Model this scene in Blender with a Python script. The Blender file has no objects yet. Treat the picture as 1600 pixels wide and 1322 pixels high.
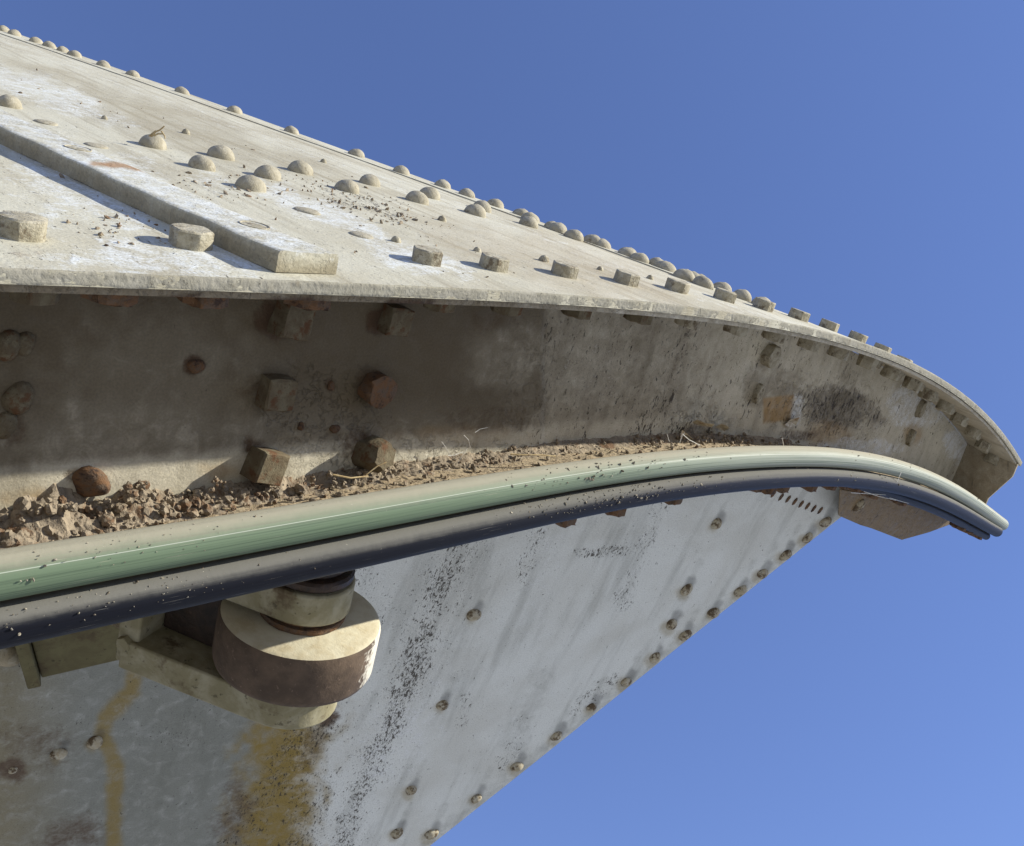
import bpy, math, random
import numpy as np
from mathutils import Matrix, Vector
random.seed(7); rng = np.random.RandomState(7)
SC = bpy.context.scene; COL = SC.collection

# ------------------------------------------------------------------ camera, sky, sun, exposure
PITCH = math.radians(47.0); CAMZ = 6.0; F = 1540.0
cam = bpy.data.cameras.new('camera'); camo = bpy.data.objects.new('camera', cam); COL.objects.link(camo)
cam.lens = 36.0*F/1600.0; cam.sensor_width = 36.0; cam.clip_start = 0.05; cam.clip_end = 6000
camo.location = (0, 0, CAMZ); camo.rotation_euler = (math.radians(90)+PITCH, 0, 0)
SC.camera = camo
Rm = np.array([[1, 0, 0], [0, math.cos(PITCH), -math.sin(PITCH)], [0, math.sin(PITCH), math.cos(PITCH)]])
def W(p): return np.asarray(p, float) @ Rm.T + np.array([0, 0, CAMZ])      # level frame at the eye -> world
def Wd(v): return np.asarray(v, float) @ Rm.T

# the arch rib's own frame: T along the rib, n square to its flanges, g back across it
unit = lambda v: np.asarray(v, float)/np.linalg.norm(v)
g = unit([-.66, .64, .39]); n = np.array([.268, -.354, .896]); n = unit(n-n.dot(g)*g)
T = np.cross(n, g); T = -T if T[0] < 0 else T
c0 = -.5194805*1.05*g[0]+1.05*g[1]+.15*1.05*g[2]
def P(a, b, w): # rib coordinates -> level frame
    a, b, w = np.broadcast_arrays(np.asarray(a, float), b, w)
    return a[..., None]*T+b[..., None]*n+(w+c0)[..., None]*g
s_sun = unit(.82*T-.29*g+.485*n)
sw = Wd(s_sun)
el = math.asin(sw[2]); az = math.atan2(sw[0], sw[1])
print('sun elevation', math.degrees(el), 'azimuth', math.degrees(az))
world = bpy.data.worlds.new('World'); SC.world = world; world.use_nodes = True
wt = world.node_tree
sky = wt.nodes.new('ShaderNodeTexSky'); sky.sky_type = 'NISHITA'; sky.sun_disc = False
sky.sun_elevation = el; sky.sun_rotation = az; sky.air_density = 1.0; sky.dust_density = 0.0; sky.ozone_density = 4.0; sky.altitude = 0
wb = wt.nodes.new('ShaderNodeMix'); wb.data_type = 'RGBA'; wb.blend_type = 'MULTIPLY'; wb.inputs[0].default_value = 1; wb.inputs[7].default_value = (.98, 1.03, 1.48, 1)   # the camera's colour rendering
gm = wt.nodes.new('ShaderNodeGamma'); gm.inputs[1].default_value = .75; wt.links.new(sky.outputs[0], gm.inputs[0]); wt.links.new(gm.outputs[0], wb.inputs[6]); wt.links.new(wb.outputs[2], wt.nodes['Background'].inputs[0]); wt.nodes['Background'].inputs[1].default_value = 0.1
sun = bpy.data.lights.new('sun', 'SUN'); suno = bpy.data.objects.new('sun', sun); COL.objects.link(suno)
sun.energy = 4.5; sun.angle = math.radians(.6); sun.color = (1, .95, .81)
suno.rotation_euler = Vector(sw).to_track_quat('Z', 'Y').to_euler()
SC.view_settings.view_transform = 'Standard'; SC.view_settings.look = 'None'
SC.view_settings.exposure = 0.84; SC.view_settings.gamma = 1; SC.view_settings.use_curve_mapping = False

# ------------------------------------------------------------------ noise
_tab = rng.rand(256, 256)
def vn(x, y):
    xi = np.floor(x).astype(int); yi = np.floor(y).astype(int); fx = x-xi; fy = y-yi
    fx = fx*fx*(3-2*fx); fy = fy*fy*(3-2*fy)
    t = lambda i, j: _tab[i % 256, j % 256]
    return (t(xi, yi)*(1-fx)+t(xi+1, yi)*fx)*(1-fy)+(t(xi, yi+1)*(1-fx)+t(xi+1, yi+1)*fx)*fy
def fbm(x, y, o=4):
    s = 0; k = .5; t = 0
    for i in range(o):
        s = s+k*vn(x*2**i+17.3*i, y*2**i+5.1*i); t += k; k *= .5
    return s/t
def sst(e0, e1, x):
    t = np.clip((x-e0)/(e1-e0), 0, 1); return t*t*(3-2*t)
# stain shapes, drawn in the photograph's proportions on the plate they belong to
def blob(u, v, cx, cy, rx, ry, rot=0, wob=.5, soft=.6):
    c, s = math.cos(math.radians(rot)), math.sin(math.radians(rot))
    x = ((u-cx)*c+(v-cy)*s)/rx; y = (-(u-cx)*s+(v-cy)*c)/ry
    r = np.sqrt(x*x+y*y)+wob*(fbm(u/28+cx, v/28+cy)-.5)*2
    return 1-sst(1-soft, 1+soft*.4, r)
def stroke(u, v, pts, wd, wob=.5):
    d = np.full(np.shape(u), 1e9)
    for (x0, y0), (x1, y1) in zip(pts[:-1], pts[1:]):
        L2 = (x1-x0)**2+(y1-y0)**2; t = np.clip(((u-x0)*(x1-x0)+(v-y0)*(y1-y0))/L2, 0, 1)
        d = np.minimum(d, np.hypot(u-x0-t*(x1-x0), v-y0-t*(y1-y0)))
    r = d/wd+wob*(fbm(u/16, v/16)-.5)*2
    return 1-sst(.3, 1.15, r)
def pix(p):
    p = np.asarray(p); y = np.maximum(p[..., 1], .05)
    return 800+F*p[..., 0]/y, 661-F*p[..., 2]/y
ray = lambda u, v: np.array([(u-800)/F, 1, (661-v)/F])

# ------------------------------------------------------------------ curves of the rib (b as a function of a)
def b1(a): return -.3106-.0331*np.clip(np.asarray(a, float)-.85, 0, None)**2.45
def fitc(pts, deg=5):
    pts = np.array(pts); L = pts[0]
    ext = np.array([[L[0]-.3*k, L[1]] for k in range(1, 4)])
    q = np.vstack([ext, pts]); co = np.polyfit(q[:, 0], q[:, 1], deg)
    lo = L[0]-.3
    sl = np.polyval(np.polyder(co), pts[-1, 0]); hi = pts[-1, 0]
    def f(a):
        a = np.asarray(a, float); m = np.clip(a, lo, hi)
        return np.polyval(co, m)+(a-m)*np.where(a > hi, sl, 0)
    print('fit', np.abs(f(pts[:, 0])-pts[:, 1]).max()); return f
bg = fitc([(.376, -.692), (.62, -.684), (.82, -.678), (1.09, -.672), (1.36, -.67), (1.6, -.671), (1.82, -.677), (2.06, -.689), (2.5, -.737), (2.78, -.788), (3.25, -.892), (3.72, -1.034), (4.19, -1.196)])
bk = fitc([(.38, -.757), (.63, -.752), (.92, -.738), (1.09, -.736), (1.39, -.732), (1.64, -.728), (2.0, -.741), (2.53, -.797), (3.1, -.911), (3.6, -1.043), (4.12, -1.212)])
def b2(a): return bk(a)+.014           # top face of the lower flange
WEB = .2; TH = .017
def hit(u, v, off=0., b=b1):
    r = ray(u, v); ds = np.linspace(.5, 8, 6000); p = ds[:, None]*r
    f = p@n-b(p@T)-off; i = np.where((f[:-1] > 0) & (f[1:] <= 0))[0]
    if len(i) == 0: return None
    i = i[0]; d = ds[i]+(ds[i+1]-ds[i])*f[i]/(f[i]-f[i+1]); p = d*r
    return p@T, p@g-c0
def on_w(u, v, w):
    r = ray(u, v); d = (c0+w)/(g@r); p = d*r; return p@T, p@n
m_ = unit(-.95*g-.28*T-.18*n); _r = ray(1313, 800); cm = m_@(_r*(c0+.13)/(g@_r))
def w_low(a, b): return (cm-a*(m_@T)-b*(m_@n))/(m_@g)-c0     # the lower plate's plane
def on_low(u, v):
    r = ray(u, v); return r*(cm/(m_@r))
def Ntop(a):
    e = 1e-3; k = float((b1(a+e)-b1(a-e))/(2*e)); return unit(n-k*T), unit(T+k*n)
def Nlow(a):
    e = 1e-2; k = float((b2(a+e)-b2(a-e))/(2*e)); return unit(n-k*T), unit(T+k*n)

# ------------------------------------------------------------------ object helpers
def finish(me, mat, smooth=None):
    me.materials.append(mat)
    if smooth is not None:
        me.shade_smooth() if smooth >= 180 else me.set_sharp_from_angle(angle=math.radians(smooth))
        if smooth < 180:
            me.polygons.foreach_set('use_smooth', [True]*len(me.polygons)); me.set_sharp_from_angle(angle=math.radians(smooth))
    me.update()
def tag(o, label=None, cat=None, kind=None, group=None):
    if label: o['label'] = label
    if cat: o['category'] = cat
    if kind: o['kind'] = kind
    if group: o['group'] = group
    return o
def empty(name, at, label, cat, group=None):
    o = bpy.data.objects.new(name, None); COL.objects.link(o); o.location = at; o.empty_display_size = .1
    return tag(o, label, cat, None, group)
def root_off(par):
    o = np.zeros(3)
    while par is not None: o += np.array(par.location); par = par.parent
    return o
def mesh_obj(name, V, Fc, mat, parent=None, smooth=40, attrs=None, co=None, frame='level'):
    V = np.asarray(V, float).reshape(-1, 3)
    Vw = W(V) if frame == 'level' else V
    base = root_off(parent) if parent is not None else Vw.mean(0)
    me = bpy.data.meshes.new(name); me.from_pydata((Vw-base).tolist(), [], [list(map(int, f)) for f in Fc])
    if attrs is not None:
        for nm, arr in attrs.items():
            at = me.attributes.new(nm, 'FLOAT_COLOR', 'POINT'); at.data.foreach_set('color', np.asarray(arr, np.float32).ravel())
    if co is not None:
        at = me.attributes.new('co', 'FLOAT_VECTOR', 'POINT'); at.data.foreach_set('vector', np.asarray(co, np.float32).ravel())
    finish(me, mat, smooth)
    o = bpy.data.objects.new(name, me); COL.objects.link(o)
    if parent is not None: o.parent = parent
    else: o.location = base
    return o
def place(name, me, p, z, x, parent, scale=1.0, mat=None):
    """instance of a shared mesh: p level-frame point, z its axis, x its heading"""
    z = unit(z); x = unit(x-np.dot(x, z)*z); y = np.cross(z, x)
    o = bpy.data.objects.new(name, me); COL.objects.link(o)
    M = Matrix(np.column_stack([Wd(x), Wd(y), Wd(z)]).tolist()).to_4x4()
    M = Matrix.Translation(Vector((W(p)-root_off(parent)).tolist())) @ M @ Matrix.Diagonal((scale, scale, scale, 1)) if np.isscalar(scale) else Matrix.Translation(Vector((W(p)-root_off(parent)).tolist())) @ M @ Matrix.Diagonal((*scale, 1))
    o.parent = parent; o.matrix_local = M
    return o
def slab(front, back):
    """closed sheet from two equal vertex grids (ni,nj,3)"""
    ni, nj = front.shape[:2]; V = np.vstack([front.reshape(-1, 3), back.reshape(-1, 3)]); o = ni*nj
    I = np.arange(ni*nj).reshape(ni, nj); q = np.stack([I[:-1, :-1], I[1:, :-1], I[1:, 1:], I[:-1, 1:]], -1).reshape(-1, 4)
    Fc = [tuple(x) for x in q]+[tuple(x[::-1]+o) for x in q]
    ring = list(I[:, 0][::-1])+list(I[0, 1:])+list(I[1:, -1])+list(I[-1, :-1][::-1][:-1])
    ring = [int(x) for x in ring]
    for k in range(len(ring)):
        a_, b_ = ring[k], ring[(k+1) % len(ring)]; Fc.append((b_, a_, a_+o, b_+o))
    return V, Fc
def prism(outline, org, ex, ey, ez, z0, z1):
    k = len(outline); V = [org+x*ex+y*ey+z0*ez for x, y in outline]+[org+x*ex+y*ey+z1*ez for x, y in outline]
    Fc = [tuple(range(k))[::-1], tuple(range(k, 2*k))]+[(i, (i+1) % k, (i+1) % k+k, i+k) for i in range(k)]
    return np.array(V), Fc
def lathe(prof, org, ex, ey, ez, seg=48, rough=0):
    V = []; Fc = []
    for (r, z) in prof:
        for i in range(seg):
            t = 2*math.pi*i/seg; rr = r*(1+rough*(random.random()-.5)); V.append(org+rr*math.cos(t)*ex+rr*math.sin(t)*ey+z*ez)
    for j in range(len(prof)-1):
        for i in range(seg): a_ = j*seg+i; b_ = j*seg+(i+1) % seg; Fc.append((a_, b_, b_+seg, a_+seg))
    Fc.append(tuple(range(seg))[::-1]); Fc.append(tuple(range((len(prof)-1)*seg, len(prof)*seg)))
    return np.array(V), Fc
def bevel(o, w, seg=2):
    md = o.modifiers.new('bevel', 'BEVEL'); md.width = w; md.segments = seg; md.limit_method = 'ANGLE'; md.angle_limit = math.radians(35)
    return o

# ------------------------------------------------------------------ node helpers
class NT:
    def __init__(s, name):
        s.m = bpy.data.materials.new(name); s.m.use_nodes = True; s.t = s.m.node_tree; s.b = s.t.nodes['Principled BSDF']; s.b.inputs['Specular IOR Level'].default_value = .3
    def N(s, ty, **k):
        x = s.t.nodes.new(ty)
        for a_, v in k.items(): setattr(x, a_, v)
        return x
    def set(s, sock, v):
        if isinstance(v, bpy.types.NodeSocket): s.t.links.new(v, sock)
        else:
            if hasattr(sock, 'default_value') and not np.isscalar(v) and len(v) == 3 and sock.type == 'RGBA': v = (*v, 1)
            sock.default_value = v
    def math(s, op, a_, b_=0., clamp=False):
        x = s.N('ShaderNodeMath', operation=op, use_clamp=clamp); s.set(x.inputs[0], a_); s.set(x.inputs[1], b_); return x.outputs[0]
    def mix(s, f, a_, b_, blend='MIX'):
        x = s.N('ShaderNodeMix', data_type='RGBA', blend_type=blend); s.set(x.inputs[0], f); s.set(x.inputs[6], a_); s.set(x.inputs[7], b_); return x.outputs[2]
    def ramp(s, v, lo, hi, a_=0., b_=1.):
        x = s.N('ShaderNodeMapRange', interpolation_type='SMOOTHSTEP'); s.set(x.inputs[0], v)
        for k, q in zip((1, 2, 3, 4), (lo, hi, a_, b_)): s.set(x.inputs[k], q)
        return x.outputs[0]
    def attr(s, name): return s.N('ShaderNodeAttribute', attribute_name=name)
    def sep(s, a_):
        x = s.N('ShaderNodeSeparateColor'); s.t.links.new(a_.outputs['Color'], x.inputs[0]); return x.outputs[0], x.outputs[1], x.outputs[2], a_.outputs['Alpha']
    def map(s, vec, scale=(1, 1, 1), rot=0., loc=(0, 0, 0)):
        x = s.N('ShaderNodeMapping'); s.set(x.inputs[0], vec); x.inputs[1].default_value = loc; x.inputs[2].default_value = (0, 0, rot); x.inputs[3].default_value = scale; return x.outputs[0]
    def noise(s, vec, sc, det=4, rough=.55, dist=0.):
        x = s.N('ShaderNodeTexNoise'); s.set(x.inputs['Vector'], vec); x.inputs['Scale'].default_value = sc; x.inputs['Detail'].default_value = det; x.inputs['Roughness'].default_value = rough; x.inputs['Distortion'].default_value = dist; return x.outputs[0]
    def bump(s, h, dist, st=1.0, nrm=None):
        x = s.N('ShaderNodeBump'); s.set(x.inputs['Height'], h); x.inputs['Distance'].default_value = dist; x.inputs['Strength'].default_value = st
        if nrm is not None: s.t.links.new(nrm, x.inputs['Normal'])
        return x.outputs[0]
    def out(s, col, rough=.75, nrm=None, metal=0.):
        s.set(s.b.inputs['Base Color'], col); s.set(s.b.inputs['Roughness'], rough); s.b.inputs['Metallic'].default_value = metal
        if nrm is not None: s.t.links.new(nrm, s.b.inputs['Normal'])
        return s.m

def plate_mat(name, c_base, c_alt, c_grime_shade, c_ochre, c_rust, c_white, fleck_sc=(90, 40, 1), fleck_rot=0., streak=(40, 3, 1), streak_rot=0., streak_amt=.3, bump=.0006, fleck_lo=.79, rough=.7):
    k = NT(name); co = k.attr('co').outputs['Vector']
    r, y, fl, gr = k.sep(k.attr('stain_shade_a')); wh, fk, dk, _ = k.sep(k.attr('stain_b'))
    big = k.noise(co, 3.2, 5, .6, .4); fine = k.noise(co, 260, 3, .6); mid = k.noise(co, 28, 5, .65, .6)
    col = k.mix(k.ramp(big, .38, .66), c_base, c_alt)
    st = k.noise(k.map(co, streak, streak_rot), 1.0, 5, .62)
    col = k.mix(k.math('MULTIPLY', k.ramp(st, .46, .7), streak_amt), col, c_grime_shade)
    g2 = k.math('ADD', gr, k.math('MULTIPLY', k.math('SUBTRACT', mid, .5), .9)); g2 = k.math('MULTIPLY', k.ramp(g2, .15, .85), gr, True)
    col = k.mix(g2, col, c_grime_shade)
    w2 = k.ramp(k.math('ADD', wh, k.math('ADD', k.math('MULTIPLY', k.math('SUBTRACT', mid, .5), 1.5), k.math('MULTIPLY', k.math('SUBTRACT', k.noise(co, 130, 4, .7), .5), 1.3))), .45, 1.15)
    w2 = k.math('MULTIPLY', w2, k.ramp(wh, .02, .2)); col = k.mix(w2, col, c_white)
    y2 = k.math('MULTIPLY', y, k.ramp(mid, .2, .6, .55, 1.), True); col = k.mix(y2, col, c_ochre)
    r2 = k.math('ADD', r, k.math('MULTIPLY', k.math('SUBTRACT', mid, .5), .7)); r2 = k.math('ADD', r2, k.math('MULTIPLY', k.math('SUBTRACT', k.noise(co, 85, 4, .7), .5), .8)); r2 = k.math('MULTIPLY', k.ramp(r2, .2, .95), k.ramp(r, .0, .2)); col = k.mix(r2, col, c_rust)
    # flecks of lichen and dirt
    f1 = k.noise(k.map(co, fleck_sc, fleck_rot), 1.0, 4, .7, .5)
    clu = k.ramp(k.noise(co, 9, 5, .7, .8), .35, .65, .55, 1.15); fq = k.math('POWER', k.math('MULTIPLY', fl, clu), .5); thr = k.math('SUBTRACT', fleck_lo, k.math('MULTIPLY', fq, .26))
    f3 = k.noise(k.map(co, (fleck_sc[0]*2.6, fleck_sc[1]*2.2, 1), fleck_rot+.4), 1.0, 3, .6, .8); thr3 = k.math('SUBTRACT', fleck_lo-.02, k.math('MULTIPLY', fq, .22)); fm3 = k.ramp(k.math('SUBTRACT', f3, thr3), 0., .05); fm = k.ramp(k.math('SUBTRACT', f1, thr), 0., .035)
    tiny = k.ramp(k.noise(co, 420, 2, .5), .74, .78)
    fm = k.math('MAXIMUM', k.math('MAXIMUM', fm, k.math('MULTIPLY', fm3, .8)), k.math('MULTIPLY', tiny, .55))
    col = k.mix(k.math('MULTIPLY', fm, .88), col, (.035, .026, .018))
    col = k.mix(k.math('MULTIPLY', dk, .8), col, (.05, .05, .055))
    v = k.ramp(fine, .3, .7, .88, 1.08); x = k.N('ShaderNodeVectorMath', operation='SCALE'); k.set(x.inputs[0], col); k.set(x.inputs[3], v); col = x.outputs[0]
    h = k.math('ADD', k.math('MULTIPLY', mid, 1.2), k.math('MULTIPLY', fine, .35)); h = k.math('ADD', h, k.math('MULTIPLY', k.noise(co, 110, 3, .6), .6))
    h = k.math('ADD', h, k.math('MULTIPLY', fm, .8)); flk = k.ramp(k.noise(co, 42, 6, .75, .3), .50, .56); h = k.math('ADD', h, k.math('MULTIPLY', k.math('MULTIPLY', flk, fk), 2.2))
    h = k.math('ADD', h, k.math('MULTIPLY', r2, k.math('MULTIPLY', k.noise(co, 90, 4, .7), 2.5)))
    return k.out(col, k.ramp(mid, .3, .7, rough-.08, rough+.12), k.bump(h, bump))

def small_mat(name, c1, c2, c3, sc=60, bump=.0015, rough=.85, metal=0., th=.52):
    k = NT(name); tc = k.N('ShaderNodeTexCoord').outputs['Object']; oi = k.N('ShaderNodeObjectInfo')
    vm = k.N('ShaderNodeVectorMath', operation='ADD'); k.set(vm.inputs[0], tc)
    cb = k.N('ShaderNodeCombineXYZ'); k.set(cb.inputs[0], k.math('MULTIPLY', oi.outputs['Random'], 37.)); k.set(cb.inputs[1], k.math('MULTIPLY', oi.outputs['Random'], 11.)); k.set(vm.inputs[1], cb.outputs[0]); co = vm.outputs[0]
    a_ = k.noise(co, sc, 5, .65, .4); b_ = k.noise(co, sc*5, 3, .6)
    col = k.mix(k.ramp(a_, .35, .6), c1, c2); col = k.mix(k.ramp(k.noise(co, sc*.6, 5, .7), th, th+.12), col, c3)
    col = k.mix(k.ramp(b_, .62, .7, 0, .6), col, tuple(.35*x for x in c3))
    h = k.math('ADD', a_, k.math('MULTIPLY', b_, .4))
    return k.out(col, rough, k.bump(h, bump), metal)

M_top = plate_mat('chalky_cream_paint', (.48, .46, .37), (.40, .37, .28), (.27, .235, .16), (.30, .16, .06), (.14, .07, .035), (.57, .59, .585), fleck_sc=(120, 40, 1), fleck_rot=.2, streak=(26, 1.6, 1), streak_rot=.2, streak_amt=.7, bump=.0011)
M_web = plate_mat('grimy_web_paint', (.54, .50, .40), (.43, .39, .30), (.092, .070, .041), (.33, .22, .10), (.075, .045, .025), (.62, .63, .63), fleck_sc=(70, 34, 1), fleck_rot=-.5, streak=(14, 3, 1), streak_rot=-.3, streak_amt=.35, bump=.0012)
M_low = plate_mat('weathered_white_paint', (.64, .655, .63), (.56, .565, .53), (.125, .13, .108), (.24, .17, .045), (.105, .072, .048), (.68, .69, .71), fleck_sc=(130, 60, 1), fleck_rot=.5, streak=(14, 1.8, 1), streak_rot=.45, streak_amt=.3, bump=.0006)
M_fl = plate_mat('dusty_flange_paint', (.42, .37, .27), (.36, .31, .22), (.25, .2, .14), (.34, .2, .09), (.14, .07, .035), (.5, .45, .36), bump=.002)
M_dome = small_mat('rivet_paint', (.37, .34, .265), (.30, .27, .20), (.19, .16, .11), 70, .0022, th=.58)
M_lowdome = small_mat('stained_rivet_paint', (.42, .39, .31), (.33, .28, .19), (.10, .07, .04), 60, .001, th=.47)
M_bolt = small_mat('bolt_paint', (.40, .37, .29), (.29, .26, .19), (.15, .12, .08), 70, .003, th=.53)
M_rust = small_mat('flaking_rust', (.12, .085, .06), (.15, .08, .04), (.06, .038, .028), 70, .004, .92)
M_oldnut = small_mat('grimy_nut_paint', (.15, .128, .083), (.11, .085, .052), (.10, .05, .024), 50, .003, .9, th=.52)
M_bar = small_mat('flat_bar_paint', (.60, .60, .56), (.50, .47, .39), (.42, .37, .28), 9, .0015, .75, th=.6)
M_arm = small_mat('aged_cream_paint', (.32, .295, .205), (.22, .195, .115), (.11, .08, .045), 14, .003, .85, th=.55)
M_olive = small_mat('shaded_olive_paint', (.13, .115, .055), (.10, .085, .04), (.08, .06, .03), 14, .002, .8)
M_dirt = small_mat('dry_dirt', (.20, .165, .125), (.28, .23, .17), (.14, .085, .05), 30, .006, 1.)
M_twig = small_mat('dry_straw', (.42, .34, .2), (.34, .25, .13), (.2, .14, .08), 80, .0005, 1.)
M_flake = small_mat('paint_flake', (.62, .60, .54), (.4, .36, .28), (.28, .2, .12), 60, .0005, .8)

# ------------------------------------------------------------------ ground
def ground():
    k = NT('dry_pale_ground'); tc = k.N('ShaderNodeTexCoord').outputs['Object']
    a_ = k.noise(tc, .4, 6, .6); b_ = k.noise(tc, 14, 5, .65)
    col = k.mix(k.ramp(a_, .35, .65), (.46, .46, .44), (.40, .40, .38)); col = k.mix(k.ramp(b_, .5, .7, 0, .5), col, (.26, .25, .22))
    m = k.out(col, .95, k.bump(b_, .02)); S = 3000; N_ = 24
    xs = np.sign(np.linspace(-1, 1, N_))*np.abs(np.linspace(-1, 1, N_))**3*S; X, Y = np.meshgrid(xs, xs, indexing='ij')
    V = np.stack([X, Y, 0*X-.0], -1).reshape(-1, 3); I = np.arange(N_*N_).reshape(N_, N_)
    q = np.stack([I[:-1, :-1], I[1:, :-1], I[1:, 1:], I[:-1, 1:]], -1).reshape(-1, 4)
    o = mesh_obj('ground', V, q.tolist(), m, None, 180, frame='world'); tag(o, kind='structure')
ground()

# ------------------------------------------------------------------ the riveted girder
GL = W(P(1.5, -.8, .3))
girder = empty('riveted_girder', tuple(GL), 'cream painted riveted steel girder nose curving to a point against the blue sky', 'steel girder')

A0, A1 = -1.6, 4.12
def ridge_a(w): return np.interp(w, [0, .24, .44, .92, 1.36, 2.05, 2.7, 3.4, 4.0, 6.5], [2.27, 2.255, 2.232, 2.18, 2.105, 1.96, 1.845, 1.70, 1.56, .98])
RIDGES = [(0, 46), (70, 69), (120, 87), (290, 147), (460, 209), (560, 245), (700, 296), (780, 324), (870, 359), (940, 383), (1010, 411), (1080, 438), (1180, 476)]

def paint_top(p):
    u, v = pix(p); z = np.zeros_like(u)
    rust = np.maximum(blob(u, v, 660, 470, 30, 6)*.5, z); rust = np.maximum(rust, blob(u, v, 48, 392, 45, 12)*.35)
    white = np.maximum.reduce([blob(u, v, 90, 150, 170, 30, 20)*.75, blob(u, v, 500, 330, 160, 26, 24)*.8, blob(u, v, 640, 400, 130, 30, 15)*.8, blob(u, v, 150, 300, 260, 120, 20, soft=.9)*.75, blob(u, v, 330, 280, 80, 30, 20)*.6,
        blob(u, v, 300, 400, 330, 40, 0)*.75, blob(u, v, 900, 355, 160, 20, 22)*.5, sst(40, 0, np.abs(v-(46+u*.365)-16))*.5])
    grime_shade = np.maximum.reduce([blob(u, v, 300, 200, 330, 40, 20)*.62, blob(u, v, 800, 400, 330, 45, 14)*.5, blob(u, v, 250, 215, 260, 16, 19)*.55, z+.18])
    fleck = np.maximum.reduce([blob(u, v, 560, 315, 130, 22, 22)*.75, blob(u, v, 330, 300, 120, 30, 20)*.4, z+.30, blob(u, v, 190, 350, 120, 20, 0)*.4])
    och = blob(u, v, 900, 420, 260, 50, 14)*.10
    M = np.stack([rust, och, fleck, grime_shade], -1); N = np.stack([white, z+0., z, z+1], -1); return M, N

def top_plate():
    # deck up to the ridge
    ws = np.concatenate([np.linspace(0, .6, 60), np.linspace(.6, 2, 90)[1:], np.linspace(2, 6.2, 120)[1:]])
    t = np.concatenate([np.linspace(0, .4, 40)[:-1], np.linspace(.4, 1, 170)])
    aR = ridge_a(ws)[:, None]; A = A0+(aR-A0)*t[None]; Wg = np.broadcast_to(ws[:, None], A.shape)
    Bt = b1(A)+.0012*(fbm(A*6, Wg*6)-.5)*2
    f = P(A, Bt, Wg); b = P(A, b1(A)-TH, Wg); rg_ = .0022*(fbm(A*45, Wg*0+3, 4)-.5)*(Wg < 1e-6); f = f+rg_[..., None]*g+.6*rg_[..., None]*n; b = b+1.3*rg_[..., None]*g; V, Fc = slab(f[:, ::-1], b[:, ::-1])
    M, N = paint_top(V); co = np.concatenate([np.stack([A, Wg, 0*A], -1)[:, ::-1].reshape(-1, 3)]*2); co[len(co)//2:, 2] = .1
    return mesh_obj('top_plate', V, Fc, M_top, girder, 40, {'stain_shade_a': M, 'stain_b': N}, co)
top = top_plate()
def flange_nose():
    a_ = np.linspace(2.268, A1, 160); ws = np.linspace(0, .30, 14); A, Wg = np.meshgrid(a_, ws, indexing='ij')
    f = P(A, b1(A), Wg); b = P(A, b1(A)-TH, Wg); V, Fc = slab(f, b); M, N = paint_top(V)
    co = np.concatenate([np.stack([A, Wg, 0*A], -1).reshape(-1, 3)]*2); co[len(co)//2:, 2] = .1
    return mesh_obj('upper_flange', V, [x[::-1] for x in Fc], M_top, girder, 40, {'stain_shade_a': M, 'stain_b': N}, co)
nose = flange_nose()
# strap along the ridge, a second angle under the flange edge
def strap():
    ws = np.linspace(.3, 6.2, 160); wd = np.interp(ws, [0, 1, 2.5, 4], [.10, .16, .2, .22]); t = np.linspace(0, 1, 5)
    A = ridge_a(ws)[:, None]-.004-wd[:, None]*t[None]; Wg = np.broadcast_to(ws[:, None], A.shape)
    f = P(A, b1(A)+.0035, Wg); b = P(A, b1(A)-.002, Wg); V, Fc = slab(f, b); M, N = paint_top(V); N[:, 0] = np.maximum(N[:, 0], .45); M[:, 3] *= .5
    co = np.concatenate([np.stack([A, Wg, 0*A], -1).reshape(-1, 3)]*2)
    mesh_obj('ridge_strap', V, Fc, M_top, girder, 40, {'stain_shade_a': M, 'stain_b': N}, co)
    # rear side of the girder, falling away behind the ridge
    t = np.linspace(0, 1, 60); dep = np.linspace(0, 1, 12); wr = .3+5.9*t; ar = ridge_a(wr)
    be = BE-.02+(-3.3-BE+.02)*t; ae = a_edge(be); we = w_low(ae, be)
    top_e = P(ar-.006, b1(ar)-TH-.003, wr); bot_e = P(ae-.004, be, we+.017); d_ = dep[None, :, None]
    f = top_e[:, None]*(1-d_)+bot_e[:, None]*d_; b = f-.012*unit(T+.2*g); V, Fc = slab(f, b); z = np.zeros(len(V))
    mesh_obj('rear_plate', V, Fc, M_top, girder, 40, {'stain_shade_a': np.stack([z, z, z+.1, z+.3], -1), 'stain_b': np.stack([z+.2, z, z, z+1], -1)}, V)
def edge_layer(name, w0, w1, z0, z1, mat, a0=A0, a1=A1-.01, curve=b1, grime_shade=.5):
    a_ = np.linspace(a0, a1, 240); ws = np.array([w0, w1]); A, Wg = np.meshgrid(a_, ws, indexing='ij')
    f = P(A, curve(A)+z0, Wg); b = P(A, curve(A)+z1, Wg); V, Fc = slab(f, b); u, v = pix(V); z = np.zeros(len(V))
    rust = np.maximum.reduce([blob(u, v, 110, 465, 30, 9), blob(u, v, 290, 468, 40, 9), blob(u, v, 460, 470, 60, 9), blob(u, v, 640, 474, 50, 9), z+.15*(u < 900)])
    M = np.stack([rust, z+.15, z+.2, z+grime_shade*sst(1500, 600, u)+.1], -1); N = np.stack([z+.1*(u > 1100), z+.3, z, z+1], -1)
    co = np.stack([V@T, V@g, V@n], -1)
    return mesh_obj(name, V, [x[::-1] for x in Fc], mat, girder, 30, {'stain_shade_a': M, 'stain_b': N}, co)
edge_layer('flange_angle', .007, WEB-.001, -TH-.002, -TH-.011, M_web, grime_shade=.7)

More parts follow.
